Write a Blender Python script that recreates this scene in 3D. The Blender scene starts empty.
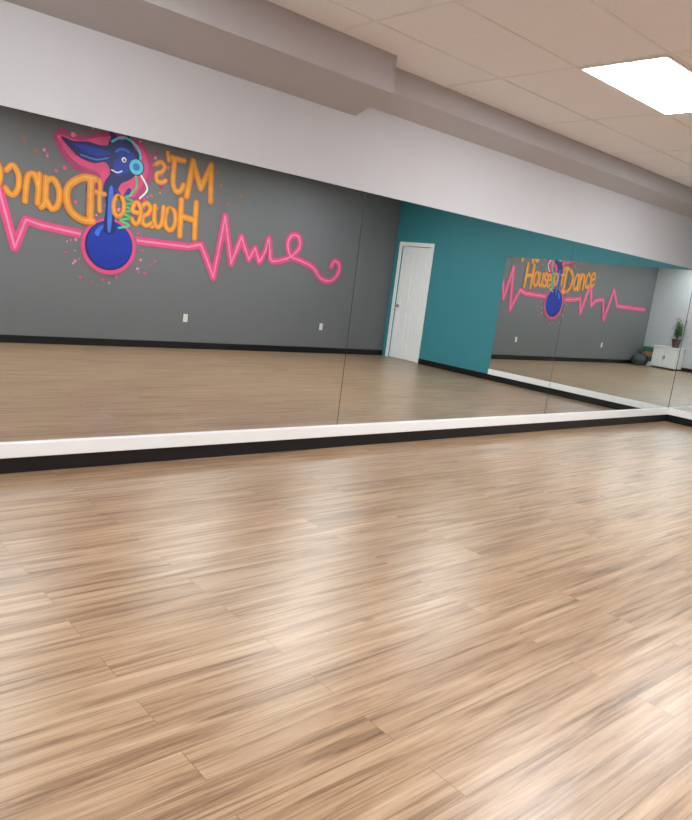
import bpy, bmesh, math, random
from mathutils import Vector, Matrix
random.seed(4)
S=bpy.context.scene
S.view_settings.view_transform='Standard'
S.view_settings.look='None'
COL=S.collection

# ---------------- dimensions (metres) ----------------
XL,XR=-0.67,9.52          # left / right walls
YB=-5.53                  # mural wall ; mirror wall is y=0
CH=2.84                   # ceiling
MB,MT=0.183,1.98          # mirror bottom / top
MY=-3.0                   # end of the right hand mirror
JX=3.54                   # jog of the bulkhead

# ---------------- materials ----------------
def lin(c):
    return tuple(((v/255)/12.92 if v/255<=0.04045 else ((v/255+0.055)/1.055)**2.4) for v in c)+(1,)
def mat(name,rgb,rough=.6,metal=0,var=.04,scale=3,bump=0,bscale=200,spec=.5,emit=None,es=0):
    m=bpy.data.materials.new(name);m.use_nodes=True
    n=m.node_tree.nodes;l=m.node_tree.links;b=n['Principled BSDF']
    c=lin(rgb)
    b.inputs['Roughness'].default_value=rough;b.inputs['Metallic'].default_value=metal
    b.inputs['Specular IOR Level'].default_value=spec
    tc=n.new('ShaderNodeTexCoord')
    if var:
        no=n.new('ShaderNodeTexNoise');no.inputs['Scale'].default_value=scale;no.inputs['Detail'].default_value=3
        l.new(tc.outputs['Object'],no.inputs['Vector'])
        mx=n.new('ShaderNodeMix');mx.data_type='RGBA'
        mx.inputs[6].default_value=tuple(v*(1-var) for v in c[:3])+(1,)
        mx.inputs[7].default_value=tuple(min(1,v*(1+var)) for v in c[:3])+(1,)
        l.new(no.outputs['Fac'],mx.inputs[0]);l.new(mx.outputs[2],b.inputs['Base Color'])
    else: b.inputs['Base Color'].default_value=c
    if bump:
        n2=n.new('ShaderNodeTexNoise');n2.inputs['Scale'].default_value=bscale
        l.new(tc.outputs['Object'],n2.inputs['Vector'])
        bp=n.new('ShaderNodeBump');bp.inputs['Strength'].default_value=bump;bp.inputs['Distance'].default_value=.002
        l.new(n2.outputs['Fac'],bp.inputs['Height']);l.new(bp.outputs['Normal'],b.inputs['Normal'])
    if emit:
        b.inputs['Emission Color'].default_value=emit;b.inputs['Emission Strength'].default_value=es
    return m
M={}
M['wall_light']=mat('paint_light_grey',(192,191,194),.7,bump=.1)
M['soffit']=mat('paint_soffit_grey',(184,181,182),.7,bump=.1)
M['wall_grey']=mat('paint_dark_grey',(112,112,114),.6,bump=.1,scale=1.5)
M['teal']=mat('paint_teal',(60,136,148),.6,bump=.1)
M['white']=mat('white_trim_paint',(250,250,250),.4,var=.02)
M['black']=mat('black_vinyl_base',(12,12,16),.45,var=.1)
M['mirror']=mat('mirror_silver',(226,233,232),0.0,1,var=0)
M['edge']=mat('mirror_edge_dark',(70,78,78),.4)
M['tbar']=mat('ceiling_tbar_white',(238,236,234),.5)
M['panel']=mat('troffer_diffuser',(250,250,250),.5,var=0,emit=(.94,.98,1,1),es=25.5)
M['brass']=mat('brushed_nickel',(170,165,155),.3,1,var=0)
M['plate']=mat('outlet_ivory',(235,232,225),.4,var=0)
M['dark']=mat('slot_dark',(30,30,30),.5,var=0)

def floor_mat():
    m=bpy.data.materials.new('oak_vinyl_plank');m.use_nodes=True
    n=m.node_tree.nodes;l=m.node_tree.links;b=n['Principled BSDF']
    tc=n.new('ShaderNodeTexCoord')
    br=n.new('ShaderNodeTexBrick');br.offset=.37;br.offset_frequency=2
    br.inputs['Scale'].default_value=1
    br.inputs['Brick Width'].default_value=1.5;br.inputs['Row Height'].default_value=.14
    br.inputs['Mortar Size'].default_value=.0011;br.inputs['Mortar Smooth'].default_value=.3
    br.inputs['Color1'].default_value=(0,0,0,1);br.inputs['Color2'].default_value=(1,1,1,1);br.inputs['Mortar'].default_value=(.5,.5,.5,1)
    l.new(tc.outputs['Object'],br.inputs['Vector'])
    sc=n.new('ShaderNodeVectorMath');sc.operation='MULTIPLY';sc.inputs[1].default_value=(7.3,3.1,11.7)
    l.new(br.outputs['Color'],sc.inputs[0])
    ad=n.new('ShaderNodeVectorMath');ad.operation='ADD';l.new(tc.outputs['Object'],ad.inputs[0]);l.new(sc.outputs[0],ad.inputs[1])
    def noise(vx,vy,scale,detail,rough=.6,dist=0):
        mp=n.new('ShaderNodeMapping');mp.inputs['Scale'].default_value=(vx,vy,1);l.new(ad.outputs[0],mp.inputs['Vector'])
        no=n.new('ShaderNodeTexNoise');no.inputs['Scale'].default_value=scale;no.inputs['Detail'].default_value=detail
        no.inputs['Roughness'].default_value=rough;no.inputs['Distortion'].default_value=dist
        l.new(mp.outputs[0],no.inputs['Vector']);return no.outputs['Fac']
    g1=noise(.85,17,1.7,7,.64,.5)
    g2=noise(1.6,56,1.5,5,.68)
    g3=noise(.8,2.2,1.2,2,.5)
    def ramp(src,pts):
        r=n.new('ShaderNodeValToRGB');e=r.color_ramp.elements
        while len(e)<len(pts):e.new(.5)
        for k,(p,c) in enumerate(pts):
            e[k].position=p;e[k].color=c
        l.new(src,r.inputs[0]);return r.outputs['Color']
    base=ramp(g1,[(.30,lin((102,76,54))),(.41,lin((140,110,83))),(.50,lin((162,132,103))),(.72,lin((182,156,130)))])
    fine=ramp(g2,[(.32,(.62,.57,.52,1)),(.44,(.90,.885,.86,1)),(.56,(1.04,1.04,1.04,1))])
    def mul(a,bb,f=1):
        x=n.new('ShaderNodeMix');x.data_type='RGBA';x.blend_type='MULTIPLY';x.inputs[0].default_value=f
        l.new(a,x.inputs[6]);l.new(bb,x.inputs[7]);return x.outputs[2]
    c=mul(base,fine)
    c=mul(c,ramp(g3,[(.35,(.93,.92,.91,1)),(.65,(1.04,1.04,1.04,1))]))
    tone=ramp(br.outputs['Color'],[(0,(.94,.93,.92,1)),(1,(1.04,1.04,1.04,1))])
    c=mul(c,tone)
    mp=n.new('ShaderNodeMapping');mp.inputs['Scale'].default_value=(1.1,2.4,1);l.new(ad.outputs[0],mp.inputs['Vector'])
    vo=n.new('ShaderNodeTexVoronoi');vo.inputs['Scale'].default_value=1.3;l.new(mp.outputs[0],vo.inputs['Vector'])
    kn=ramp(vo.outputs['Distance'],[(0,(.42,.34,.28,1)),(.03,(.62,.55,.5,1)),(.07,(1,1,1,1))])
    c=mul(c,kn,.85)
    mo=n.new('ShaderNodeMix');mo.data_type='RGBA';mo.inputs[7].default_value=lin((112,86,64))
    l.new(br.outputs['Fac'],mo.inputs[0]);l.new(c,mo.inputs[6])
    l.new(mo.outputs[2],b.inputs['Base Color'])
    rr=n.new('ShaderNodeMapRange');rr.inputs['To Min'].default_value=.24;rr.inputs['To Max'].default_value=.36
    l.new(g2,rr.inputs['Value']);l.new(rr.outputs[0],b.inputs['Roughness'])
    b.inputs['Specular IOR Level'].default_value=.6
    bp=n.new('ShaderNodeBump');bp.inputs['Strength'].default_value=.08;bp.inputs['Distance'].default_value=.001
    l.new(g2,bp.inputs['Height']);l.new(bp.outputs[0],b.inputs['Normal'])
    return m
M['floor']=floor_mat()
M['tile']=mat('acoustic_tile',(246,244,245),.9,var=.05,scale=60,bump=.5,bscale=120)

# ---------------- mesh helpers ----------------
def obj(name,bm,mats,parent=None,smooth=False):
    me=bpy.data.meshes.new(name);bm.to_mesh(me);bm.free()
    for k in (mats if isinstance(mats,(list,tuple)) else [mats]): me.materials.append(M[k] if isinstance(k,str) else k)
    if smooth:
        for p in me.polygons:p.use_smooth=True
    o=bpy.data.objects.new(name,me);COL.objects.link(o)
    if parent:o.parent=parent
    return o
def addbox(bm,a,b,mi=0,bev=0):
    lo=[min(a[i],b[i]) for i in range(3)];hi=[max(a[i],b[i]) for i in range(3)]
    r=bmesh.ops.create_cube(bm,size=1)
    vs=r['verts']
    for v in vs:
        v.co=Vector([(lo[i]+hi[i])/2+v.co[i]*(hi[i]-lo[i]) for i in range(3)])
    for f in set(f for v in vs for f in v.link_faces): f.material_index=mi
    if bev:
        es=list(set(e for v in vs for e in v.link_edges))
        r=bmesh.ops.bevel(bm,geom=es,offset=bev,segments=2,affect='EDGES',material=mi)
        for f in r['faces']: f.material_index=mi
def box(name,a,b,m,parent=None,bev=0):
    bm=bmesh.new();addbox(bm,a,b,0,bev);return obj(name,bm,m,parent)
def empty(name,loc=(0,0,0)):
    e=bpy.data.objects.new(name,None);COL.objects.link(e);e.location=(0,0,0);return e
def addcyl(bm,c,r,h,axis='z',seg=24,mi=0,r2=None):
    rot={'z':Matrix(),'x':Matrix.Rotation(math.pi/2,4,'Y'),'y':Matrix.Rotation(math.pi/2,4,'X')}[axis]
    q=bmesh.ops.create_cone(bm,cap_ends=True,segments=seg,radius1=r,radius2=r if r2 is None else r2,depth=h,matrix=Matrix.Translation(c)@rot)
    for f in set(f for v in q['verts'] for f in v.link_faces):f.material_index=mi

# ---------------- room shell ----------------
T=.15
box('floor',(XL-T,YB-T,-.1),(XR+T,T,0),'floor')
box('ceiling',(XL-T,YB-T,CH),(XR+T,T,CH+.1),'tile')
box('wall_front',(XL-T,0,0),(XR+T,T,CH),'wall_light')
box('wall_back',(XL-T,YB-T,0),(XR+T,YB,CH),'wall_grey')
box('wall_left',(XL-T,YB,0),(XL,0,CH),'wall_light')
# right wall with a door opening
DY0,DY1=-5.35,-4.64;DH=2.04
bm=bmesh.new()
addbox(bm,(XR,DY1,0),(XR+T,0,CH));addbox(bm,(XR,YB,0),(XR+T,DY0,CH));addbox(bm,(XR,DY0,DH),(XR+T,DY1,CH))
addbox(bm,(XR+.1,DY0,0),(XR+T,DY1,DH))
obj('wall_right',bm,'teal')

# bulkhead above mirror wall (profile in y,z)
def bulk(bm,x0,x1,pr,zw,zb):
    prof=[(0,zw),(-pr,zb),(-pr,CH),(0,CH)]
    a=[bm.verts.new((x0,y,z)) for y,z in prof];b=[bm.verts.new((x1,y,z)) for y,z in prof]
    for i in range(4):
        j=(i+1)%4;bm.faces.new((a[i],a[j],b[j],b[i]))
    bm.faces.new(a[::-1]);bm.faces.new(b)
bm=bmesh.new()
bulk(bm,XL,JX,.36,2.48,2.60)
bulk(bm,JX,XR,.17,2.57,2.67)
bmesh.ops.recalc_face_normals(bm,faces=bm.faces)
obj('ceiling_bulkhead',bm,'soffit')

# ceiling grid
bm=bmesh.new()
gx=[4.24+1.22*k for k in range(-4,5)];gy=[-1.31-.61*k for k in range(-2,7)]
for x in gx:
    if XL<x<XR: addbox(bm,(x-.010,YB,CH-.003),(x+.010,-.17,CH))
for y in gy:
    if YB<y<-.36: addbox(bm,(XL,y-.010,CH-.0035),(XR,y+.010,CH))
obj('trim_ceiling_grid',bm,'tbar')

# troffers
for y1,xx in ((-1.31,(.58,4.24,6.68)),(-3.75,(-.64,1.80,4.24,6.68))):
    for x0 in xx:
        bm=bmesh.new();x1=x0+1.22;y0=y1-.61
        w=.03
        addbox(bm,(x0+.012,y0+.012,CH-.012),(x1-.012,y0+w,CH));addbox(bm,(x0+.012,y1-w,CH-.012),(x1-.012,y1-.012,CH))
        addbox(bm,(x0+.012,y0+w,CH-.012),(x0+w,y1-w,CH));addbox(bm,(x1-w,y0+w,CH-.012),(x1-.012,y1-w,CH))
        addbox(bm,(x0+w,y0+w,CH-.014),(x1-w,y1-w,CH-.002),1)
        obj('ceiling_light_panel',bm,['tbar','panel'])

# ---------------- mirrors ----------------
e=empty('wall_mirror')
box('backing',(XL+.05,-.004,MB),(XR,0,MT),'edge',e)
xs=[XL+.05,.82,3.72,6.62,XR-.008]
for i in range(4):
    box('mirror_panel_%d'%(i+1),(xs[i]+.003,-.010,MB+.002),(xs[i+1]-.003,-.004,MT),'mirror',e)
e=empty('wall_mirror')
box('backing',(XR-.004,MY,MB),(XR,-.01,MT),'edge',e)
box('mirror_panel_1',(XR-.010,MY,MB+.002),(XR-.004,-.014,MT),'mirror',e)

# ledge trims + black base
box('trim_mirror_front',(XL,-.032,.095),(XR-.034,0,MB),'white',bev=.004)
box('trim_mirror_right',(XR-.032,MY,.095),(XR,-.0,MB),'white',bev=.004)
box('baseboard_front',(XL,-.014,0),(XR-.014,0,.095),'black',bev=.003)
box('baseboard_right',(XR-.014,DY1+.07,0),(XR,0,.095),'black',bev=.003)
box('baseboard_back',(XL+.014,YB,0),(XR-.0,YB+.014,.1),'black',bev=.003)
box('baseboard_left',(XL,YB,0),(XL+.014,-.014,.1),'black',bev=.003)

# ---------------- door ----------------
d=empty('door_1')
fx=XR-.018
box('casing_left',(fx,DY0-.07,0),(XR,DY0,DH+.07),'white',d,.004)
box('casing_right',(fx,DY1,0),(XR,DY1+.07,DH+.07),'white',d,.004)
box('casing_top',(fx,DY0,DH),(XR,DY1,DH+.07),'white',d,.004)
sx=XR+.02
W=DY1-DY0
bm=bmesh.new()
def fr(y0,y1,z0,z1,x0=sx,bev=0): addbox(bm,(x0,DY0+y0,z0),(sx+.04,DY0+y1,z1),0,bev)
# core sheet, then stiles/rails/raised fields all at distinct depths so no faces coincide
addbox(bm,(sx+.014,DY0+.006,.012),(sx+.038,DY1-.006,DH-.006))
st=.095;mid=W/2
rails=[(.010,.2),(.86,.98),(1.58,1.68),(DH-.12,DH-.005)]
fr(.004,st,.009,DH-.004);fr(W-st,W-.004,.009,DH-.004)
for z0,z1 in rails: fr(st,W-st,z0,z1,sx+.0006)
for k in range(3):
    a=rails[k][1];b_=rails[k+1][0]
    fr(mid-.045,mid+.045,a,b_,sx+.0012)
    for y0,y1 in((st+.025,mid-.07),(mid+.07,W-st-.025)):
        addbox(bm,(sx+.004,DY0+y0,a+.025),(sx+.02,DY0+y1,b_-.025),0,.005)
obj('slab',bm,'white',d)
bm=bmesh.new();ky=DY0+.06
addcyl(bm,(sx-.004,ky,.96),.03,.012,'x');addcyl(bm,(sx-.025,ky,.96),.011,.04,'x')
bmesh.ops.create_uvsphere(bm,u_segments=20,v_segments=12,radius=.027,matrix=Matrix.Translation((sx-.055,ky,.96)))
obj('knob',bm,'brass',d,True)
bm=bmesh.new()
for z in(.25,1.05,1.82): addcyl(bm,(sx-.006,DY1-.008,z),.006,.09,'z',12)
obj('hinges',bm,'brass',d)

# ---------------- outlets ----------------
for x in(5.35,7.97,1.6):
    bm=bmesh.new();z=.46
    addbox(bm,(x-.036,YB,z-.058),(x+.036,YB+.007,z+.058),0,.003)
    for dz in(-.024,.024):
        addbox(bm,(x-.017,YB+.006,z+dz-.016),(x+.017,YB+.0095,z+dz+.016),0,.002)
        for dx in(-.007,.007): addbox(bm,(x+dx-.0015,YB+.009,z+dz-.006),(x+dx+.0015,YB+.0102,z+dz+.006),1)
    obj('electrical_outlet',bm,['plate','dark'])

# ---------------- mural ----------------
P={}
def pm(k,rgb): 
    P[k]=len(P);M['mur_'+k]=mat('mural_paint_'+k,rgb,.5,var=.22,scale=9)
for k,c in dict(pink=(226,74,128),lpink=(240,134,170),magenta=(172,60,112),orange=(230,144,44),dorange=(196,106,36),yellow=(238,172,70),blue=(18,48,160),
    navy=(24,34,100),lblue=(58,112,214),cyan=(90,205,225),green=(70,200,120),white=(245,245,250),halo=(138,96,112)).items(): pm(k,c)
mur=bmesh.new();lay=[YB+.0006]
def nxt(): lay[0]+=.00004;return lay[0]
def smooth(pts,n=6,closed=False):
    pts=[Vector(p) for p in pts];N=len(pts);out=[]
    rng=range(N if closed else N-1)
    for i in rng:
        if closed:p0,p1,p2,p3=pts[i-1],pts[i],pts[(i+1)%N],pts[(i+2)%N]
        else:p0,p1,p2,p3=pts[max(i-1,0)],pts[i],pts[i+1],pts[min(i+2,N-1)]
        for k in range(n):
            t=k/n
            out.append(.5*((2*p1)+(p2-p0)*t+(2*p0-5*p1+4*p2-p3)*t*t+(3*p1-p0-3*p2+p3)*t**3))
    if not closed:out.append(pts[-1])
    return out
def poly(pts,c,y=None):
    y=y or nxt()
    f=mur.faces.new([mur.verts.new((p[0],y,p[1])) for p in pts]);f.material_index=P[c]
    return f
def disk(cx,cz,r,c,rz=None,n=28,y=None):
    rz=rz or r
    poly([(cx+r*math.cos(2*math.pi*i/n),cz+rz*math.sin(2*math.pi*i/n)) for i in range(n)],c,y)
def stroke(pts,w,c,sm=True,w2=None):
    q=smooth(pts) if sm else [Vector(p) for p in pts]
    N=len(q);w2=w if w2 is None else w2
    b0=nxt()
    for i in range(N-1):
        a,b=q[i],q[i+1];t=b-a
        if t.length<1e-6:continue
        t.normalize();nn=Vector((-t.y,t.x))
        wa=(w+(w2-w)*i/(N-1))/2;wb=(w+(w2-w)*(i+1)/(N-1))/2
        y=b0+.000006*(i%3)
        poly([(a+nn*wa),(b+nn*wb),(b-nn*wb),(a-nn*wa)],c,y)
    for i,p in enumerate(q):
        if sm and 0<i<N-1 and i%2: continue
        disk(p.x,p.y,(w+(w2-w)*i/(N-1))/2,c,n=12,y=b0+.00002+.000002*(i%4))
    nxt()
# pink paint splash
sp=smooth([(3.30,2.62),(3.40,2.74),(3.62,2.70),(3.9,2.80),(4.05,2.83),(4.35,2.83),(4.55,2.74),(4.66,2.58),(4.68,2.40),(4.60,2.22),(4.54,2.02),(4.42,1.92),(4.3,2.06),(4.1,1.98),(3.9,2.05),(3.86,2.22),(3.62,2.26),(3.45,2.38),(3.36,2.5)],5,True)
poly(sp,'magenta')
sp2=smooth([(3.36,2.66),(3.62,2.64),(3.9,2.74),(4.2,2.81),(4.5,2.70),(4.60,2.45),(4.5,2.2),(4.38,2.05),(4.0,2.08),(3.92,2.28),(3.66,2.34),(3.46,2.48)],5,True)
poly(sp2,'pink')
for i in range(90):
    a=random.uniform(0,6.28);r=random.uniform(.42,.95)
    disk(4.08+r*.95*math.cos(a),2.3+r*.62*math.sin(a),random.uniform(.010,.030),random.choice(['magenta','pink','lpink']),n=10)
for i in range(50):
    a=random.uniform(0,6.28);r=random.uniform(.42,.72)
    disk(4.12+r*math.cos(a),1.40+r*.8*math.sin(a),random.uniform(.008,.022),random.choice(['pink','lpink']),n=10)
# heartbeat line
hb1=[(-.3,1.5),(1.2,1.5),(1.5,1.9),(1.75,1.1),(1.95,1.62),(2.3,1.55),(2.46,1.42),(2.66,1.98),(2.90,1.20),(3.02,1.56),(3.2,1.52),(3.75,1.47)]
hb2=[(4.44,1.49),(5.3,1.50),(5.50,1.56),(5.62,1.36),(5.76,1.10),(5.87,2.02),(6.05,1.34),(6.19,1.76),(6.36,1.44),(6.46,1.62),(6.56,1.42)]
hb3=[(6.56,1.42),(6.66,1.60),(6.70,1.80),(6.74,1.60),(6.80,1.46),(7.0,1.50),(7.18,1.58),(7.32,1.74),(7.28,1.90),(7.14,1.90),(7.08,1.76),(7.16,1.58),(7.4,1.52),(7.65,1.44),(7.84,1.28),(8.06,1.26),(8.2,1.38),(8.22,1.54),(8.10,1.60),(8.04,1.50)]
for w,c in((.135,'halo'),(.105,'pink'),(.028,'lpink')):
    for pts,sm in((hb1,False),(hb2,False),(hb3,True)): stroke(pts,w,c,sm)
# music note: head, halo, stem + flag character
disk(4.11,1.36,.41,'halo',.40,40);disk(4.11,1.36,.38,'pink',.37,40)
disk(4.11,1.37,.335,'navy',.33,40);disk(4.12,1.38,.315,'blue',.31,40)
poly(smooth([(3.9,1.52),(3.98,1.62),(4.1,1.66),(4.0,1.58),(3.95,1.48)],5,True),'lblue')
# character: long swept ear, second ear, head and neck forming the stem
fl=smooth([(3.40,2.64),(3.56,2.62),(3.74,2.65),(3.92,2.64),(4.06,2.68),(4.2,2.70),(4.34,2.70),(4.46,2.62),(4.48,2.48),(4.42,2.36),(4.33,2.27),(4.22,2.2),(4.17,2.05),(4.16,1.75),(4.18,1.55),(4.02,1.55),(4.03,1.89),(3.98,2.08),(4.0,2.2),(4.06,2.32),(3.99,2.44),(3.84,2.40),(3.66,2.43),(3.52,2.52)],5,True)
poly(fl,'navy')
poly(smooth([(4.02,2.66),(4.04,2.76),(4.02,2.84),(4.12,2.80),(4.2,2.76),(4.28,2.84),(4.33,2.76),(4.38,2.66),(4.2,2.6)],5,True),'navy')
poly(smooth([(4.1,2.64),(4.24,2.68),(4.38,2.62),(4.40,2.50),(4.3,2.36),(4.14,2.3),(4.1,2.45),(4.16,2.56)],5,True),'blue')
poly(smooth([(3.54,2.585),(3.74,2.60),(3.96,2.59),(4.04,2.56),(3.9,2.50),(3.72,2.52)],5,True),'blue')
poly(smooth([(4.06,2.1),(4.12,2.1),(4.12,1.6),(4.07,1.6)],4,True),'lblue')
stroke([(3.66,2.47),(3.86,2.45),(4.02,2.50)],.02,'lblue')
stroke([(4.12,2.60),(4.2,2.65),(4.3,2.63)],.025,'lblue')
disk(4.24,2.52,.034,'white');disk(4.245,2.515,.016,'navy')
stroke([(4.08,2.36),(4.16,2.34),(4.22,2.37)],.016,'white')
# arm with microphone
stroke([(4.14,2.12),(4.26,2.02),(4.34,2.14)],.06,'navy');stroke([(4.14,2.12),(4.26,2.03),(4.33,2.13)],.03,'blue')
# headphones + coil
stroke([(4.06,2.72),(4.2,2.80),(4.36,2.76),(4.46,2.64),(4.46,2.5)],.03,'cyan')
disk(4.42,2.46,.115,'navy');disk(4.42,2.46,.10,'cyan');disk(4.42,2.46,.05,'lblue')
cl=[(4.42,2.34),(4.44,2.2),(4.36,2.08)]
for i in range(9): cl.append((4.36+(.07 if i%2 else -.07)-.008*i,2.04-.052*i))
stroke(cl,.026,'green')
stroke([(4.5,2.36),(4.6,2.2),(4.5,2.06)],.025,'white')
# lettering (drawn to read normally when facing the wall -> +u runs towards -x)
G={
'M':[[(0,0),(.10,1),(.45,.30),(.84,1),(.98,0)]],
'J':[[(.05,1),(.85,1)],[(.55,1),(.55,.3),(.38,.02),(.12,.05),(0,.25)]],
"'":[[(.2,1.0),(.05,.72)]],
's':[[(.7,.62),(.4,.72),(.12,.58),(.3,.38),(.62,.28),(.6,.06),(.3,0),(0,.1)]],
'H':[[(.05,0),(.1,1)],[(.75,0),(.8,1)],[(.08,.5),(.78,.55)]],
'o':[[(.35,.68),(.1,.6),(0,.3),(.15,.05),(.4,0),(.62,.15),(.65,.45),(.5,.65),(.35,.68)]],
'u':[[(0,.68),(.02,.25),(.2,.02),(.45,.06),(.6,.3)],[(.6,.68),(.6,.2),(.7,0)]],
'e':[[(.05,.36),(.6,.4),(.52,.62),(.28,.68),(.04,.5),(.02,.22),(.2,.02),(.45,.02),(.62,.14)]],
'f':[[(.6,.9),(.42,1.02),(.25,.85),(.25,.3),(.2,-.15)],[(.0,.5),(.5,.54)]],
'D':[[(.08,0),(.12,1)],[(0,1),(.4,.98),(.78,.75),(.85,.45),(.68,.15),(.35,0),(0,0)]],
'a':[[(.55,.6),(.3,.68),(.04,.45),(.06,.12),(.3,0),(.55,.2)],[(.58,.68),(.57,.15),(.7,0)]],
'n':[[(.02,.68),(.04,0)],[(.04,.4),(.25,.66),(.5,.6),(.56,.35),(.58,0)]],
'c':[[(.58,.55),(.32,.68),(.05,.5),(.03,.2),(.22,0),(.45,.02),(.6,.12)]]}
def letter(ch,xr,z0,wd,ht,w=.07):
    for c,ww,dz in(('dorange',w*1.45,0),('orange',w*1.1,0),('yellow',w*.28,.006)):
        for k in G[ch]:
            stroke([(xr-u*wd,z0+v*ht+dz) for u,v in k],ww,c,ch not in "MH'")
letter('M',5.60,2.20,.40,.50,.07);letter('J',5.14,2.24,.30,.44,.06);letter("'",4.90,2.38,.2,.36,.045);letter('s',4.86,2.32,.22,.38,.05)
letter('H',5.40,1.64,.34,.50,.068);letter('o',5.06,1.70,.25,.44,.055);letter('u',4.86,1.71,.22,.42,.052);letter('s',4.69,1.71,.20,.42,.05);letter('e',4.53,1.71,.20,.42,.05)
letter('o',4.28,1.78,.22,.38,.048);letter('f',4.00,1.86,.26,.34,.05)
letter('D',3.86,1.66,.42,.54,.075);letter('a',3.42,1.74,.32,.54,.062);letter('n',3.16,1.78,.28,.52,.058);letter('c',2.92,1.84,.26,.50,.056);letter('e',2.70,1.88,.28,.48,.056)
for x,z in((5.75,2.45),(5.9,2.2),(5.68,2.62),(4.68,2.12),(3.1,2.4),(2.95,2.52),(6.1,2.35)):
    poly([(x+(.035 if i%2 else .014)*math.cos(i*math.pi/5),z+(.035 if i%2 else .014)*math.sin(i*math.pi/5)) for i in range(10)],'dorange')
obj('wall_mural_painting',mur,['mur_'+k for k in P])

# ---------------- things kept in the corner by the left wall ----------------
M['bag']=mat('bag_grey_fabric',(72,78,80),.8,bump=.3);M['leaf']=mat('leaf_green',(60,120,70),.6);M['crate']=mat('crate_white',(240,240,240),.45,var=.02)
M['card']=mat('cardboard',(176,136,96),.8);M['redp']=mat('petal_pink',(220,70,110),.6);M['pot']=mat('pot_ceramic',(90,60,60),.4)
M['lid']=mat('box_lid_green',(70,110,90),.5)
c=empty('storage_cabinet')
bm=bmesh.new();addbox(bm,(XL+.02,-5.02,.04),(XL+.44,-4.36,.58),0,.006)
addbox(bm,(XL+.438,-5.01,.06),(XL+.455,-4.695,.56),0,.004);addbox(bm,(XL+.438,-4.685,.06),(XL+.455,-4.37,.56),0,.004)
addbox(bm,(XL+.016,-5.04,.579),(XL+.47,-4.34,.60),0,.004)
obj('body',bm,'crate',c)
bm=bmesh.new()
for y in(-4.71,-4.67): addbox(bm,(XL+.455,y-.005,.26),(XL+.475,y+.005,.36),0,.002)
for x in(XL+.06,XL+.40):
    for y in(-4.96,-4.42): addcyl(bm,(x,y,.02),.018,.04,'z',12)
obj('handles_and_feet',bm,'dark',c)
# potted flowers
c=empty('potted_flowers');PX,PY,PZ=XL+.24,-4.54,.60
bm=bmesh.new();addcyl(bm,(PX,PY,PZ+.11),.08,.22,'z',24,0,.12)
addcyl(bm,(PX,PY,PZ+.215),.128,.03,'z',24)
obj('pot',bm,'pot',c)
bm=bmesh.new();fl=[]
for i in range(60):
    a=random.uniform(0,6.28);r=random.uniform(.03,.21);h=random.uniform(1.0,1.42)-r*.5
    b0=Vector((PX,PY,PZ+.2));t=Vector((PX+r*math.cos(a),PY+r*math.sin(a),h))
    s=Vector((math.sin(a),-math.cos(a),0))*.004
    bm.faces.new([bm.verts.new(p) for p in(b0-s,b0+s,t+s,t-s)])
    for fq in(.45,.75):
        mdp=b0.lerp(t,fq);o=Vector((math.cos(a+fq*3),math.sin(a+fq*3),.5))*.09;s2=Vector((math.sin(a),-math.cos(a),0))*.024
        bm.faces.new([bm.verts.new(p) for p in(mdp,mdp+o*.5+s2,mdp+o,mdp+o*.5-s2)])
    if i%2==0:fl.append(t)
obj('foliage',bm,'leaf',c)
bm=bmesh.new()
for t in fl:
    for k in range(6):
        a=k*math.pi/3;u=Vector((math.cos(a),math.sin(a),.35))*.045;s=Vector((-math.sin(a),math.cos(a),0))*.018
        bm.faces.new([bm.verts.new(p) for p in(t,t+u*.6+s,t+u,t+u*.6-s)])
obj('blossoms',bm,'redp',c)
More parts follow.
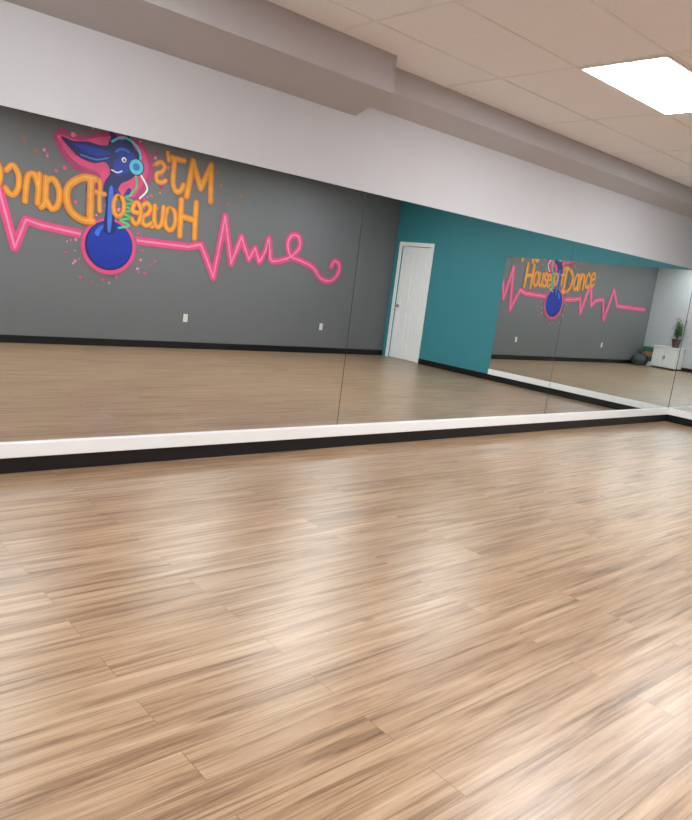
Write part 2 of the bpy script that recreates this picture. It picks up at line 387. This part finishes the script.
# duffel bag
c=empty('duffel_bag')
bm=bmesh.new();bx,by=XL+.55,-5.30
bmesh.ops.create_cone(bm,cap_ends=True,segments=28,radius1=.15,radius2=.15,depth=.46,matrix=Matrix.Translation((bx,by,.15))@Matrix.Rotation(math.pi/2,4,'Y'))
bmesh.ops.bevel(bm,geom=[e for e in bm.edges if abs(e.verts[0].co.x-e.verts[1].co.x)<1e-5],offset=.03,segments=3,affect='EDGES')
for v in bm.verts:
    if v.co.z<.04: v.co.z=max(.002,v.co.z*.3)
obj('body',bm,'bag',c,True)
for sgn in(-1,1):
    cu=bpy.data.curves.new('handle','CURVE');cu.dimensions='3D';cu.bevel_depth=.009
    s=cu.splines.new('BEZIER');s.bezier_points.add(2)
    for bp,pp in zip(s.bezier_points,[(bx-.1,by+.1*sgn,.24),(bx,by+.05*sgn,.42),(bx+.1,by+.1*sgn,.24)]):
        bp.co=pp;bp.handle_left_type=bp.handle_right_type='AUTO'
    cu.materials.append(M['dark']);o=bpy.data.objects.new('handle',cu);COL.objects.link(o);o.parent=c
# stack of shoe boxes
c=empty('shoe_boxes')
for k,(mk,dx) in enumerate((('crate',0),('lid',.01),('card',-.005),('lid',.004))):
    z=.13*k
    bm=bmesh.new();addbox(bm,(XL+.03+dx,-5.40,z+.001),(XL+.29+dx,-5.08,z+.10),0,.003)
    addbox(bm,(XL+.025+dx,-5.405,z+.085),(XL+.295+dx,-5.075,z+.129),0,.003)
    obj('shoe_box_%d'%(k+1),bm,mk,c)

# ---------------- camera ----------------
cam=bpy.data.cameras.new('camera');co=bpy.data.objects.new('camera',cam);COL.objects.link(co)
y,pi_,r=[math.radians(v) for v in(42.1795,10.2413,7.1504)]
H=Vector((math.sin(y),math.cos(y),0));R0=Vector((math.cos(y),-math.sin(y),0));Z=Vector((0,0,1))
F=H*math.cos(pi_)-Z*math.sin(pi_);U0=H*math.sin(pi_)+Z*math.cos(pi_)
R=R0*math.cos(r)+U0*math.sin(r);U=-R0*math.sin(r)+U0*math.cos(r)
mt=Matrix((R,U,-F)).transposed().to_4x4();mt.translation=Vector((0,-4.2,1.325))
co.matrix_world=mt
cam.sensor_width=36;cam.lens=36*720.285/820;cam.clip_start=.02
S.camera=co
w=bpy.data.worlds.new('world');S.world=w;w.use_nodes=True
w.node_tree.nodes['Background'].inputs[0].default_value=(.8,.85,.9,1);w.node_tree.nodes['Background'].inputs[1].default_value=.3
